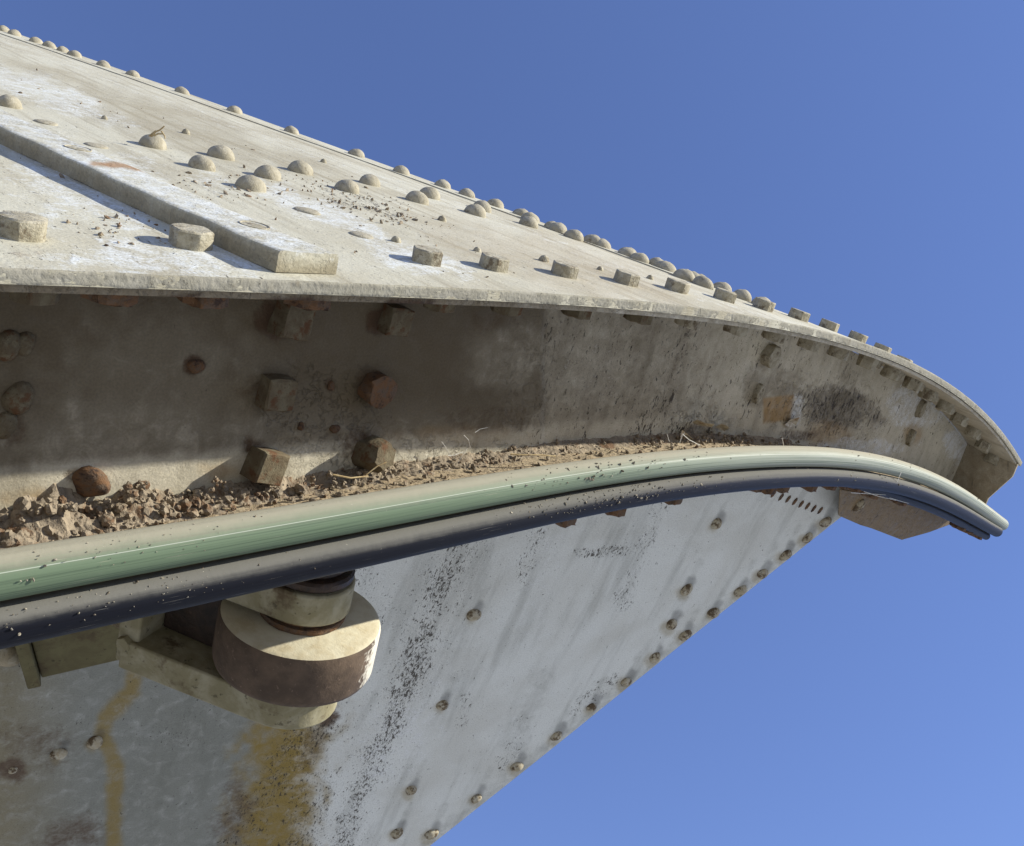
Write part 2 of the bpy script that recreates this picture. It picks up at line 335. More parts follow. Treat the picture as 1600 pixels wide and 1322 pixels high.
def edge_crust():
    a_ = np.concatenate([np.linspace(A0, .3, 40)[:-1], np.linspace(.3, 2.6, 1500), np.linspace(2.6, A1, 400)[1:]]); y = np.linspace(0, 1, 9); A, Y = np.meshgrid(a_, y, indexing='ij')
    rise = np.sin(np.pi*np.clip(Y, 0, 1))**.12; d = .0011*rise*(.8+.6*fbm(A*50, Y*2, 4))+.0014*(fbm(A*190, Y*7+4, 3)-.5)*rise
    B = b1(A)+.0009-(TH+.0015)*Y+.0006*(fbm(A*60+7, Y+1, 3)-.5); p = P(A, B, .0008-d); V = p.reshape(-1, 3); I = np.arange(A.size).reshape(A.shape)
    q = np.stack([I[:-1, :-1], I[1:, :-1], I[1:, 1:], I[:-1, 1:]], -1).reshape(-1, 4)
    mesh_obj('edge_paint', V, [tuple(x_[::-1]) for x_ in q], small_mat('rough_edge_paint', (.30, .285, .24), (.25, .235, .19), (.17, .145, .105), 26, .003, .9, th=.6), girder, 60)
edge_crust()
# web
WEB_BOLTS = []
def paint_web(p):
    u, v = pix(p); z = np.zeros_like(u)
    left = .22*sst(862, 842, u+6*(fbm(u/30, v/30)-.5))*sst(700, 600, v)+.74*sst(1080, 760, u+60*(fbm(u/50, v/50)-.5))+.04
    grime_shade = np.maximum.reduce([left*.97, .62*sst(1330, 1000, u), .28*sst(1520, 1300, u), blob(u, v, 1310, 640, 90, 50, 10)*.75, blob(u, v, 1200, 600, 70, 50)*.6, blob(u, v, 740, 560, 110, 40)*-.1+z])
    shadow_edge = 745-.075*u; grime_shade = grime_shade*(1-.8*sst(-18, 14, v-shadow_edge+8)*(u < 1250))  # sunlit strip below the flange's shadow painted paler, with some settled dust
    grime_shade = grime_shade-left*blob(u, v, 790, 560, 80, 60, 0)*.2-left*blob(u, v, 250, 590, 200, 110, 0)*.12
    rust = np.maximum.reduce([blob(u, v, 770, 500, 60, 22)*.4, blob(u, v, 760, 655, 110, 30)*.4, blob(u, v, 600, 680, 60, 40)*.3, blob(u, v, 340, 470, 380, 14)*.35, blob(u, v, 305, 573, 20, 20)*.9, blob(u, v, 428, 500, 34, 36)*.95, blob(u, v, 590, 500, 26, 30)*.9,
        blob(u, v, 582, 602, 26, 34)*.85, blob(u, v, 395, 700, 30, 26)*.8, blob(u, v, 130, 748, 36, 20)*.8, blob(u, v, 517, 603, 14, 14)*.7, blob(u, v, 20, 665, 26, 40)*.5, blob(u, v, 406, 610, 34, 26)*.5, blob(u, v, 560, 690, 40, 40)*.7,
        blob(u, v, 1095, 672, 26, 12)*.55, blob(u, v, 1250, 680, 40, 12)*.6, blob(u, v, 0, 540, 60, 26)*.4, blob(u, v, 1540, 735, 26, 30)*.8,
        stroke(u, v, [(1085, 500), (1060, 560), (1045, 600)], 9)*.35, z])
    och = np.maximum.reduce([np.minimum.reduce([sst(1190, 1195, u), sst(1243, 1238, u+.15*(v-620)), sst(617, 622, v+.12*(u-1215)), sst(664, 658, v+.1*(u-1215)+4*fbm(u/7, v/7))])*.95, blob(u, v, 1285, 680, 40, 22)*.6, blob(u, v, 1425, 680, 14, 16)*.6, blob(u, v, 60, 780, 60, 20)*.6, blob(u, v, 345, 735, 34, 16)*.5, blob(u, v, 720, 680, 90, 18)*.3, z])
    fleck = np.maximum.reduce([stroke(u, v, [(1085, 500), (1060, 560), (1040, 610), (1010, 665), (985, 700)], 26)*.85, stroke(u, v, [(860, 500), (850, 600), (835, 690)], 14)*.7, blob(u, v, 1310, 640, 100, 50)*.9, blob(u, v, 1080, 670, 60, 30)*.9, z+.34*(u > 850)+.10, blob(u, v, 1450, 680, 60, 40)*.5, stroke(u, v, [(1190, 520), (1178, 570), (1160, 640)], 12)*.7, stroke(u, v, [(1130, 560), (1100, 620)], 10)*.5])
    white = np.maximum.reduce([blob(u, v, 1430, 640, 70, 60)*.8, blob(u, v, 1500, 700, 50, 40)*.9, blob(u, v, 1340, 700, 90, 20)*.8, blob(u, v, 930, 570, 60, 70)*.35, blob(u, v, 1245, 640, 16, 34)*.8, z])
    flaky = np.maximum.reduce([blob(u, v, 500, 660, 110, 110)*.45, blob(u, v, 1300, 640, 110, 60)*.6, blob(u, v, 1100, 665, 60, 40)*1.2, blob(u, v, 640, 720, 200, 40)*.8, z, blob(u, v, 820, 600, 50, 110)*.3])*sst(0, .3, fbm(u/9, v/9, 3)-.2)
    return np.stack([rust, och, fleck, np.clip(grime_shade, 0, 1)], -1), np.stack([white, flaky, z, z+1], -1)
def web():
    a_ = np.concatenate([np.linspace(A0, .3, 24)[:-1], np.linspace(.3, A1-.03, 620)]); t = np.linspace(0, 1, 110)
    A = np.broadcast_to(a_[:, None], (len(a_), len(t))); top_ = b1(A)-TH-.012; bot = b2(A)-.001; B = top_+(bot-top_)*t[None]
    u, v = pix(P(A, B, WEB)); dw = .004*(fbm(A*7, B*7, 3)-.5)+.0035*(fbm(A*40, B*40, 3)-.5)*np.maximum(blob(u, v, 520, 680, 120, 90), blob(u, v, 1280, 650, 150, 60))
    dw = dw+.003*sst(846, 852, u)
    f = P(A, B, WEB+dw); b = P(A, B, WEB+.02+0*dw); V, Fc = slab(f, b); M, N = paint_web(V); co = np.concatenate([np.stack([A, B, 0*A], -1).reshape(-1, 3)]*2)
    return mesh_obj('web', V, Fc, M_web, girder, 40, {'stain_shade_a': M, 'stain_b': N}, co)
webo = web()

# lower flange
def lower_flange():
    a_ = np.concatenate([np.linspace(A0, .3, 24)[:-1], np.linspace(.3, A1, 400)]); wb = np.maximum(w_low(a_, b2(a_)-.012)+.01, WEB+.03); wb = np.where(a_ > 2.95, WEB+.03, wb)
    t = np.concatenate([np.linspace(0, 1, 30)]); A = np.broadcast_to(a_[:, None], (len(a_), len(t))); Wg = .018+(wb[:, None]-.018)*t[None]**1.3
    B = b2(A); f = P(A, B+.002*(fbm(A*30, Wg*30)-.5), Wg); b = P(A, B-.018, Wg); V, Fc = slab(f, b); u, v = pix(V); z = np.zeros(len(V))
    M = np.stack([blob(u, v, 200, 800, 300, 30)*.25, z+.25, z+.4, z+.5], -1); N = np.stack([z+.2, z+1, z, z+1], -1)
    co = np.concatenate([np.stack([A, Wg, 0*A], -1).reshape(-1, 3)]*2)
    return mesh_obj('lower_flange', V, [x[::-1] for x in Fc], M_fl, girder, 40, {'stain_shade_a': M, 'stain_b': N}, co)
lowfl = lower_flange()

# lower plate
LOW_RIVETS = [(740, 960), (1072, 921), (1049, 975), (1070, 992), (1023, 1027), (978, 1065), (924, 1105), (691, 1101), (869, 1149), (807, 1197), (744, 1247), (642, 1234), (620, 1301), (674, 1302), (1119, 818), (1114, 957), (1156, 923), (1191, 896), (1227, 867), (1261, 840), (1289, 815), (148, 1159), (92, 1177)]
def paint_low(p):
    u, v = pix(p); z = np.zeros_like(u)
    main = [(728, 842), (700, 890), (680, 925), (668, 975), (645, 1050), (610, 1120), (590, 1180), (560, 1240), (535, 1322)]
    fleck = np.maximum.reduce([stroke(u, v, main, 26, .8)*1.1, stroke(u, v, main, 70, .6)*.55, stroke(u, v, [(560, 900), (600, 960), (670, 975)], 40)*.6, stroke(u, v, [(500, 1100), (490, 1200), (470, 1322)], 60)*.8,
        stroke(u, v, [(480, 1150), (420, 1230), (370, 1322)], 50)*.8, stroke(u, v, [(1030, 790), (1010, 850), (975, 940)], 22)*.7, stroke(u, v, [(840, 830), (815, 900)], 22)*.6, stroke(u, v, [(730, 1090), (720, 1130)], 18)*.8,
        stroke(u, v, [(820, 1130), (790, 1190)], 22)*.7, stroke(u, v, [(900, 1110), (960, 1060)], 16)*.7, stroke(u, v, [(905, 865), (975, 860)], 12)*1.1, z+.27, blob(u, v, 300, 1130, 90, 60)*.4])
    och = np.maximum.reduce([stroke(u, v, [(458, 1125), (440, 1200), (420, 1340)], 80, .5)*1., stroke(u, v, [(212, 1035), (205, 1080), (165, 1122), (160, 1150), (180, 1195), (176, 1340)], 17, .3)*.8, stroke(u, v, [(500, 1110), (490, 1180)], 30)*.7, sst(150, -40, u)*.45])
    rust = np.maximum.reduce([blob(u, v, 370, 1265, 50, 80, 20, .5, 1.)*.6, blob(u, v, 50, 1160, 85, 55, 0, .5, 1.)*.55, blob(u, v, 110, 1310, 80, 45, -20, .5, 1.)*.65, blob(u, v, 20, 1200, 30, 25)*.8, blob(u, v, 510, 1122, 20, 22)*.9, blob(u, v, 490, 1160, 22, 50, 25)*.5, z])
    grime_shade = np.maximum.reduce([sst(500, 430, u+.25*(v-1150)*0+20*(fbm(u/60, v/60)-.5))*.8, stroke(u, v, [(850, 1060), (820, 1130), (790, 1160)], 26)*.4, blob(u, v, 600, 900, 100, 50)*.15, stroke(u, v, [(1313, 807), (670, 1322)], 22)*.45])  # left zone: shade painted in as a darker tone; streaks and edge are grime
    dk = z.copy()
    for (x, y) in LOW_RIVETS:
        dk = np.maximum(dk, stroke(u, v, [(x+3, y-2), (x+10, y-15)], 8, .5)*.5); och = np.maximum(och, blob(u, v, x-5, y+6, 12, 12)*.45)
        grime_shade = np.maximum(grime_shade, stroke(u, v, [(x, y), (x+22, y-45)], 9, .5)*.4)
    white = np.maximum.reduce([stroke(u, v, [(860, 850), (840, 1000)], 44, .6)*.45, blob(u, v, 620, 1150, 70, 150, 25)*.55, blob(u, v, 1080, 850, 120, 60)*.3, z+.1])
    blue = stroke(u, v, [(702, 1222), (728, 1192)], 3, .1)
    return np.stack([rust, och, np.clip(fleck, 0, 1.1), grime_shade], -1), np.stack([white, z+.02, dk, z+1], -1)
_e0, _e1 = on_low(1316, 806), on_low(672, 1322)
KE = float((_e1@T-_e0@T)/(_e1@n-_e0@n)); AE = float(_e0@T); BE = float(_e0@n)
def a_edge(b): return AE+(b-BE)*KE
def lower_plate():
    q = np.concatenate([np.linspace(-1.2, 1.0, 40)[:-1], np.linspace(1.0, AE, 420)]); bt = np.full(len(q), -.8)
    for _ in range(30): bt = b2(q+KE*(bt-BE))-.019
    t = np.linspace(0, 1, 420)**1.25; B = bt[:, None]+(-3.3-bt[:, None])*t[None]; A = q[:, None]+KE*(B-BE); Wg = w_low(A, B)+.003*(fbm(A*3, B*3)-.5)*1.0
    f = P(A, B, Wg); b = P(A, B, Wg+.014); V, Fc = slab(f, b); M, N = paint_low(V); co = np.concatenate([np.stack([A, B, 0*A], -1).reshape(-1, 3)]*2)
    return mesh_obj('lower_plate', V, Fc, M_low, girder, 40, {'stain_shade_a': M, 'stain_b': N}, co)
lowp = lower_plate()
strap()

def poly_plate(name, org, nrm, pixpts, th, mat, parent, bv=.002):
    """plate in the plane (org, nrm) with its outline given as seen from the eye"""
    pts = [];
    for (u, v) in pixpts: r = ray(u, v); pts.append(r*(nrm@org)/(nrm@r))
    k = len(pts); V = pts+[p_-nrm*th for p_ in pts]; V = np.array(V); s = np.sign(sum(np.cross(V[(i+1) % k]-V[0], V[(i+2) % k]-V[0])@nrm for i in range(k)))
    Fc = [tuple(range(k)), tuple(range(2*k-1, k-1, -1))]+[((i+1) % k, i, i+k, (i+1) % k+k) for i in range(k)]
    if s < 0: Fc = [x[::-1] for x in Fc]
    u, v = pix(V); z = np.zeros(len(V)); co = np.stack([V@T, V@n, V@g], -1)
    o = mesh_obj(name, V, Fc, mat, parent, 30, {'stain_shade_a': np.stack([z+.25, z+.45, z+.45, z+.95], -1), 'stain_b': np.stack([z+0, z+.3, z, z+1], -1)}, co)
    if bv: bevel(o, bv)
    return o
# nose end plate, and the small gusset hanging under the nose
nt, tt = Ntop(4.05)
def end_plate():
    a_ = A1-.05; nn, tt_ = Ntop(a_); o1 = P(a_, float(b1(a_))-TH-.012, .0); L = float(b1(a_)-b2(a_))-TH-.014
    out = [(0, .002), (0, -.05), (.05, -.17), (.05, -L), (WEB+.03, -L-.01), (WEB+.03, .002)]
    V = []; Fc = []
    ez = -n*1.0
    for dz in (0, .014):
        for (w, y) in out:
            b_ = float(b1(a_))-TH-.012+y; V.append(P(a_+dz-.12*y*0, b_, w)-0*tt_)
    V = np.array(V); k = len(out); Fc = [tuple(range(k)), tuple(range(2*k-1, k-1, -1))]+[((i+1) % k, i, i+k, (i+1) % k+k) for i in range(k)]
    z = np.zeros(len(V)); mesh_obj('end_plate', V, Fc, M_web, girder, 30, {'stain_shade_a': np.stack([z+.1, z+.2, z+.3, z+.55], -1), 'stain_b': np.stack([z, z+.2, z, z+1], -1)}, V)
end_plate()
gus = poly_plate('nose_gusset', P(3.1, -1.1, .12), unit(-g-.25*n), [(1318, 765), (1315, 808), (1345, 821), (1362, 826), (1409, 844), (1452, 832), (1484, 820), (1512, 790), (1500, 760)], .016, M_web, girder)
gu2 = poly_plate('gusset_strip', P(3.1, -1.1, .117), unit(-g-.25*n), [(1313, 765), (1311, 806), (1357, 824), (1375, 775)], .004, M_web, girder, .001)

# ------------------------------------------------------------------ fasteners (shared meshes)
def dome_mesh(name, R, H, mat, wob=.05, seg=18, rings=6):
    V = []; Fc = []
    ph = [random.random()*6 for _ in range(3)]
    prof = [(1.0, -.25), (1.0, .06)]+[(math.cos(t), .06+.94*math.sin(t)) for t in np.linspace(.12, 1.45, rings)]
    for j, (r, z) in enumerate(prof):
        for i in range(seg):
            t = 2*math.pi*i/seg; k = 1+wob*math.sin(2*t+ph[0])+wob*.6*math.sin(3*t+ph[1]+z*3)+.02*(random.random()-.5)
            V.append((R*r*k*math.cos(t), R*r*k*math.sin(t), H*z*(1+.04*math.sin(t+ph[2]))))
    for j in range(len(prof)-1):
        for i in range(seg): a_ = j*seg+i; b_ = j*seg+(i+1) % seg; Fc.append((a_, b_, b_+seg, a_+seg))
    V.append((0, 0, H*1.0)); L = len(prof)-1
    for i in range(seg): Fc.append((L*seg+i, L*seg+(i+1) % seg, len(V)-1))
    me = bpy.data.meshes.new(name); me.from_pydata(V, [], Fc); finish(me, mat, 180); return me
def nut_mesh(name, R, H, mat, k=6, worn=.05, chamf=.09, flat=1.0):
    V = []; Fc = []; jit = [[1+worn*(random.random()-.5)*2 for _ in range(k*3)] for _ in range(4)]
    sub = 3; S = k*sub
    for j, (r, z) in enumerate([(1, -.3), (1, .02), (1, 1-chamf), (1-chamf*.9, 1.0)]):
        for i in range(k):
            for q in range(sub):
                t0 = 2*math.pi*i/k; t1 = 2*math.pi*(i+1)/k; f_ = (q+.0)/sub
                if q == 1: f_ = .33
                if q == 2: f_ = .67
                x = math.cos(t0)*(1-f_)+math.cos(t1)*f_; y = math.sin(t0)*(1-f_)+math.sin(t1)*f_
                if q == 0: x *= .965; y *= .965
                jj = jit[j if j > 1 else 1][i*3+q]; V.append((R*r*x*jj, R*r*y*jj*flat, H*z*(1+worn*.6*(random.random()-.5) if j > 1 else 1)))
    for j in range(3):
        for i in range(S): a_ = j*S+i; b_ = j*S+(i+1) % S; Fc.append((a_, b_, b_+S, a_+S))
    V.append((0, 0, H*1.02))
    for i in range(S): Fc.append((3*S+i, 3*S+(i+1) % S, len(V)-1))
    me = bpy.data.meshes.new(name); me.from_pydata(V, [], Fc); finish(me, mat, 32); return me
domes = [dome_mesh('rivet', .0285, .026, M_dome) for _ in range(4)]
ldomes = [dome_mesh('rivet', .022, .015, M_lowdome, .08) for _ in range(3)]
flatd = dome_mesh('rivet', .03, .006, M_top if False else M_dome)
hexes = [nut_mesh('bolt', .030, .025, M_bolt) for _ in range(4)]
hexes2 = [nut_mesh('bolt', .031, .026, M_bolt, 6, .08) for _ in range(2)]
squares = [nut_mesh('nut', .036, .030, M_oldnut, 4, .06) for _ in range(3)]
rustnut = [nut_mesh('nut', .032, .030, M_rust, 6, .16) for _ in range(3)]
undern = [nut_mesh('nut', .030, .026, M_oldnut, 6, .1) for _ in range(3)]
undern2 = [nut_mesh('nut', .030, .026, M_bolt, 6, .1) for _ in range(3)]
rdome = [dome_mesh('rivet', .030, .022, M_rust, .14) for _ in range(2)]

def rivet_top(a, w, sc=1., me=None, par=None):
    nn, tt_ = Ntop(a); t = random.random()*6.28
    return place('rivet', me or random.choice(domes), P(a, float(b1(a)), w), nn, math.cos(t)*tt_+math.sin(t)*g, par or top, sc*random.uniform(.95, 1.05))
# the free rows on the deck
DECK = [(238, 229), (345, 246), (315, 262), (418, 277), (391, 295), (469, 269), (542, 298), (577, 288), (651, 315), (670, 308), (742, 335), (752, 328), (825, 353), (828, 346)]
for (u, v) in DECK:
    h = hit(u, v)
    if h: rivet_top(h[0], h[1])
for (u, v, s_) in [(15, 166, .9)]:
    h = hit(u, v); rivet_top(h[0], h[1], s_)
for (u, v) in [(72, 192), (150, 228), (565, 368), (480, 330)]:
    h = hit(u, v); rivet_top(h[0], h[1], .8, flatd)
# far end of the same rows, closing up towards the nose
for a_, w_ in [(2.06, .83), (2.1, .70), (2.13, .60), (2.16, .49), (2.17, .40), (2.12, .33)]:
    rivet_top(a_, w_, .95)
# ridge row
for (u, v) in [(5, 49), (22, 55), (56, 67), (77, 74), (98, 81), (116, 88), (161, 104), (207, 119), (284, 146), (366, 176), (455, 208), (556, 244), (626, 271), (691, 293), (729, 307), (773, 323), (814, 338), (870, 361), (896, 372), (925, 380), (940, 386), (980, 400), (998, 408), (1026, 417), (1041, 423), (1068, 435)]:
    h = hit(u, v+1)
    if h:
        a_, w_ = h; rivet_top(min(a_, float(ridge_a(w_))-.03), w_, .98)
for w_ in (.40, .33, .27, .21): rivet_top(float(ridge_a(w_))-.035, w_, .95)
# bolts along the flange edge, with their nuts below
BA = [.421, .64, 1.055, 1.203, 1.390, 1.576, 1.757, 1.946, 2.132, 2.305]
while BA[-1] < 3.95: BA.append(BA[-1]+.178+random.uniform(-.008, .008))
for i, a_ in enumerate(BA):
    nn, tt_ = Ntop(a_); w_ = .148+random.uniform(-.004, .004); b_ = float(b1(a_)); par = top if a_ < 2.25 else nose
    an = random.uniform(-.25, .25) if a_ > .8 else [.1, .5][i]
    place('bolt', random.choice(hexes), P(a_, b_, w_), nn, math.cos(an)*tt_+math.sin(an)*g, par, 1.0 if a_ < .8 else .92)
    place('nut', random.choice(undern if a_ < 1.7 else undern2), P(a_, b_-TH-.011, w_-.055), -nn, tt_*math.cos(an+1)+g*math.sin(an+1), webo, (1, 1, 1.3))
    if 2.5 < a_:
        place('nut', random.choice(undern2), P(a_+.09, float(b1(a_+.09))-TH-.011, w_-.035), -nn, tt_, webo, .8)
for a_ in (.30, .50, .62, .78): place('nut', random.choice(rustnut), P(a_, float(b1(a_))-TH-.011, .06), -n, T, webo, (1.1, 1.1, .75))
# little pegs between them
peg = dome_mesh('peg', .009, .012, M_bolt, .2, 8, 3)
for (u, v) in [(745, 393), (849, 408), (937, 422), (1015, 436), (618, 378), (690, 345), (290, 209), (505, 254), (163, 186)]:
    h = hit(u, v)
    if h:
        nn, tt_ = Ntop(h[0]); place('peg', peg, P(h[0], float(b1(h[0])), h[1]), nn, tt_, top, random.uniform(.7, 1.1))

# flat bar on the deck
def flat_bar():
    b_ = -.3106+.0004; cs = [(0, 0), (0, .008), (0, .016), (0, .025), (.0015, .0285), (.005, .030)]+[(.005+.0088*q, .030) for q in range(1, 10)]+[(.0975, .0285), (.099, .025), (.1, .012), (.1, 0)]
    stations = []
    for w_ in np.concatenate([np.linspace(.036, 1.0, 240), np.linspace(1.0, 2.6, 60)[1:]]):
        a_ = np.interp(w_, [.036, .33, .79, 2.6], [.706, .655, .592, .34]); stations.append([P(a_+x, b_+y+.0008*math.sin(w_*40+x*60), w_+.06*x) for x, y in cs])
    V = np.array(stations); k = len(cs); m = len(V); I = np.arange(m*k).reshape(m, k); Fc = []
    for i in range(m-1):
        for j in range(k): Fc.append((I[i, j], I[i, (j+1) % k], I[i+1, (j+1) % k], I[i+1, j]))
    Fc += [tuple(I[0]), tuple(I[-1][::-1])]; Vf = V.reshape(-1, 3)
    Fc = [f[::-1] for f in Fc]
    u, v = pix(Vf); z = np.zeros(len(Vf)); side = np.tile([1, 1, .95, .7, .3, .05]+[0]*9+[.2, .5, .8, 1], m)
    M = np.stack([z, stroke(u, v, [(145, 256), (190, 258), (235, 267)], 5, .6)*.9, z+.12, side*(.55+.5*fbm(u/14, v/30))+.12], -1); N = np.stack([(1-side)*.8, z+.2, z, z+1], -1)
    o = mesh_obj('flat_bar', Vf, Fc, M_top, girder, 35, {'stain_shade_a': M, 'stain_b': N}, np.stack([Vf@T, Vf@g, Vf@n], -1)); return o
fbar = flat_bar()
# countersunk screw heads in the bar: a dark shallow ring with a plug of paint
def ring_mark(a_, w_, r):
    org = P(a_, -.3106+.0304, w_); V, Fc = lathe([(r, -.004), (r, .0009), (r*.93, .0009), (r*.9, -.0006), (r*.25, .0003)], org, unit(T), unit(g), n, 28, .03)
    o = mesh_obj('screw_head', V, Fc, M_bolt, fbar, 30); return o
for (u, v) in [(398, 352), (122, 232)]:
    h = hit(u, v, .03); ring_mark(h[0], h[1], .022)
def hsweep(): pass

def at_w(u, v, w): r = ray(u, v); return r*(c0+w)/(g@r)
def flake(pixpts, w, lift, label):
    pts = [at_w(u, v, w-l) for (u, v), l in zip(pixpts, lift)]; c_ = sum(pts)/len(pts)+g*.01; k_ = len(pts); th = -g*.0012
    V = pts+[c_]+[p_-th for p_ in pts]+[c_-th]; Fc = []
    for i in range(k_): j = (i+1) % k_; Fc += [(i, j, k_), (j+k_+1, i+k_+1, 2*k_+1), (j, i, i+k_+1, j+k_+1)]
    o = mesh_obj('peeling_flake', np.array(V), Fc, M_flake, webo, 20)
# web fasteners
def web_at(u, v, me, sc=1., tilt=(0, 0), spin=0., name='nut', w=WEB):
    a_, b_ = on_w(u, v, w); z = unit(-g+tilt[0]*T+tilt[1]*n); o = place(name, me, P(a_, b_, w), z, math.cos(spin)*T+math.sin(spin)*n, webo, sc)
    if me in rustnut or me in rdome: o['label'] = 'small head crusted all over with brown rust'
    return o
longnut = nut_mesh('bolt', .034, .062, M_oldnut, 6, .08, .2)
web_at(448, 497, squares[0], 1.1, (.1, .1), .6); web_at(426, 608, squares[1], 1.05, (0, 0), .72); web_at(404, 722, squares[2], (1.05, 1.05, 1.4), (.1, .1), .5)
web_at(572, 706, longnut, (.95, .95, .8), (.15, .25), .3, 'bolt'); web_at(583, 604, rustnut[0], 1.0, (0, 0), .4); web_at(612, 497, squares[0], .95, (0, 0), .7)
web_at(306, 572, rdome[0], .42, name='rivet'); web_at(138, 752, rdome[1], (.75, .75, 1.6), (.5, .2), .3, 'bolt'); web_at(222, 759, rdome[0], .35, name='rivet')
web_at(517, 603, rdome[1], .26, name='rivet'); web_at(470, 666, rdome[1], .24, name='rivet'); web_at(523, 670, rdome[0], .3, name='rivet')
odome = dome_mesh('rivet', .030, .022, M_oldnut, .1)
web_at(10, 540, odome, .65, name='rivet'); web_at(37, 537, odome, .5, name='rivet'); web_at(28, 622, odome, .72, name='rivet'); web_at(6, 664, odome, .6, name='rivet')
web_at(1200, 554, undern2[0], (1.1, 1.1, .9)); web_at(1183, 614, undern2[1], (.55, 1.0, .5)); web_at(1437, 638, undern2[2], (.6, 1.2, .6)); web_at(1421, 683, undern2[0], (.6, 1.1, .6))
flake([(1118, 668), (1128, 662), (1140, 668), (1132, 674)], WEB, [.004, .03, .035, .006], '')
flake([(1226, 664), (1236, 655), (1250, 652), (1244, 664), (1234, 668)], WEB, [.003, .016, .014, .006, .003], '')
# rivets of the lower plate
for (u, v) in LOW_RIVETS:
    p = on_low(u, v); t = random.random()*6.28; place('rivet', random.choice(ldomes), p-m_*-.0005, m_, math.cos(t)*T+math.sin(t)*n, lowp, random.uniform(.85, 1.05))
p = on_low(20, 1203); place('rivet', ldomes[0], p, m_, T, lowp, .5)
p = on_low(12, 1018); place('rivet', ldomes[1], p, m_, T, lowp, (1.5, 1.5, 2.5))
p = P(3.1, -1.1, .12); r = ray(1341, 789); gn = unit(-g-.25*n); place('rivet', ldomes[0], r*(gn@P(3.1, -1.1, .117))/(gn@r), gn, T, gus, 1.1)
# short slots cut near the plate's tip: shallow dark lugs
slotm = nut_mesh('lug', .012, .004, M_rust, 6, .1)
for (u, v) in [(1208, 771), (1220, 776), (1231, 779), (1241.5, 783), (1251.5, 787), (1261.5, 790), (1271, 794), (1281, 797)]:
    p = on_low(u, v); place('lug', slotm, p, m_, unit(n+.2*T), lowp, (1.2, .45, 1))
# rusted nuts under the lower flange
for a_ in [x_ for x_ in np.arange(1.45, 4.1, .085) if random.random() < .8]:
    nn, tt_ = Nlow(a_); place('nut', random.choice(rustnut), P(a_+random.uniform(-.02, .02), float(b2(a_))-.016, .022+.012), -nn, tt_, lowfl, (1, 1, random.uniform(1.2, 2.1)))

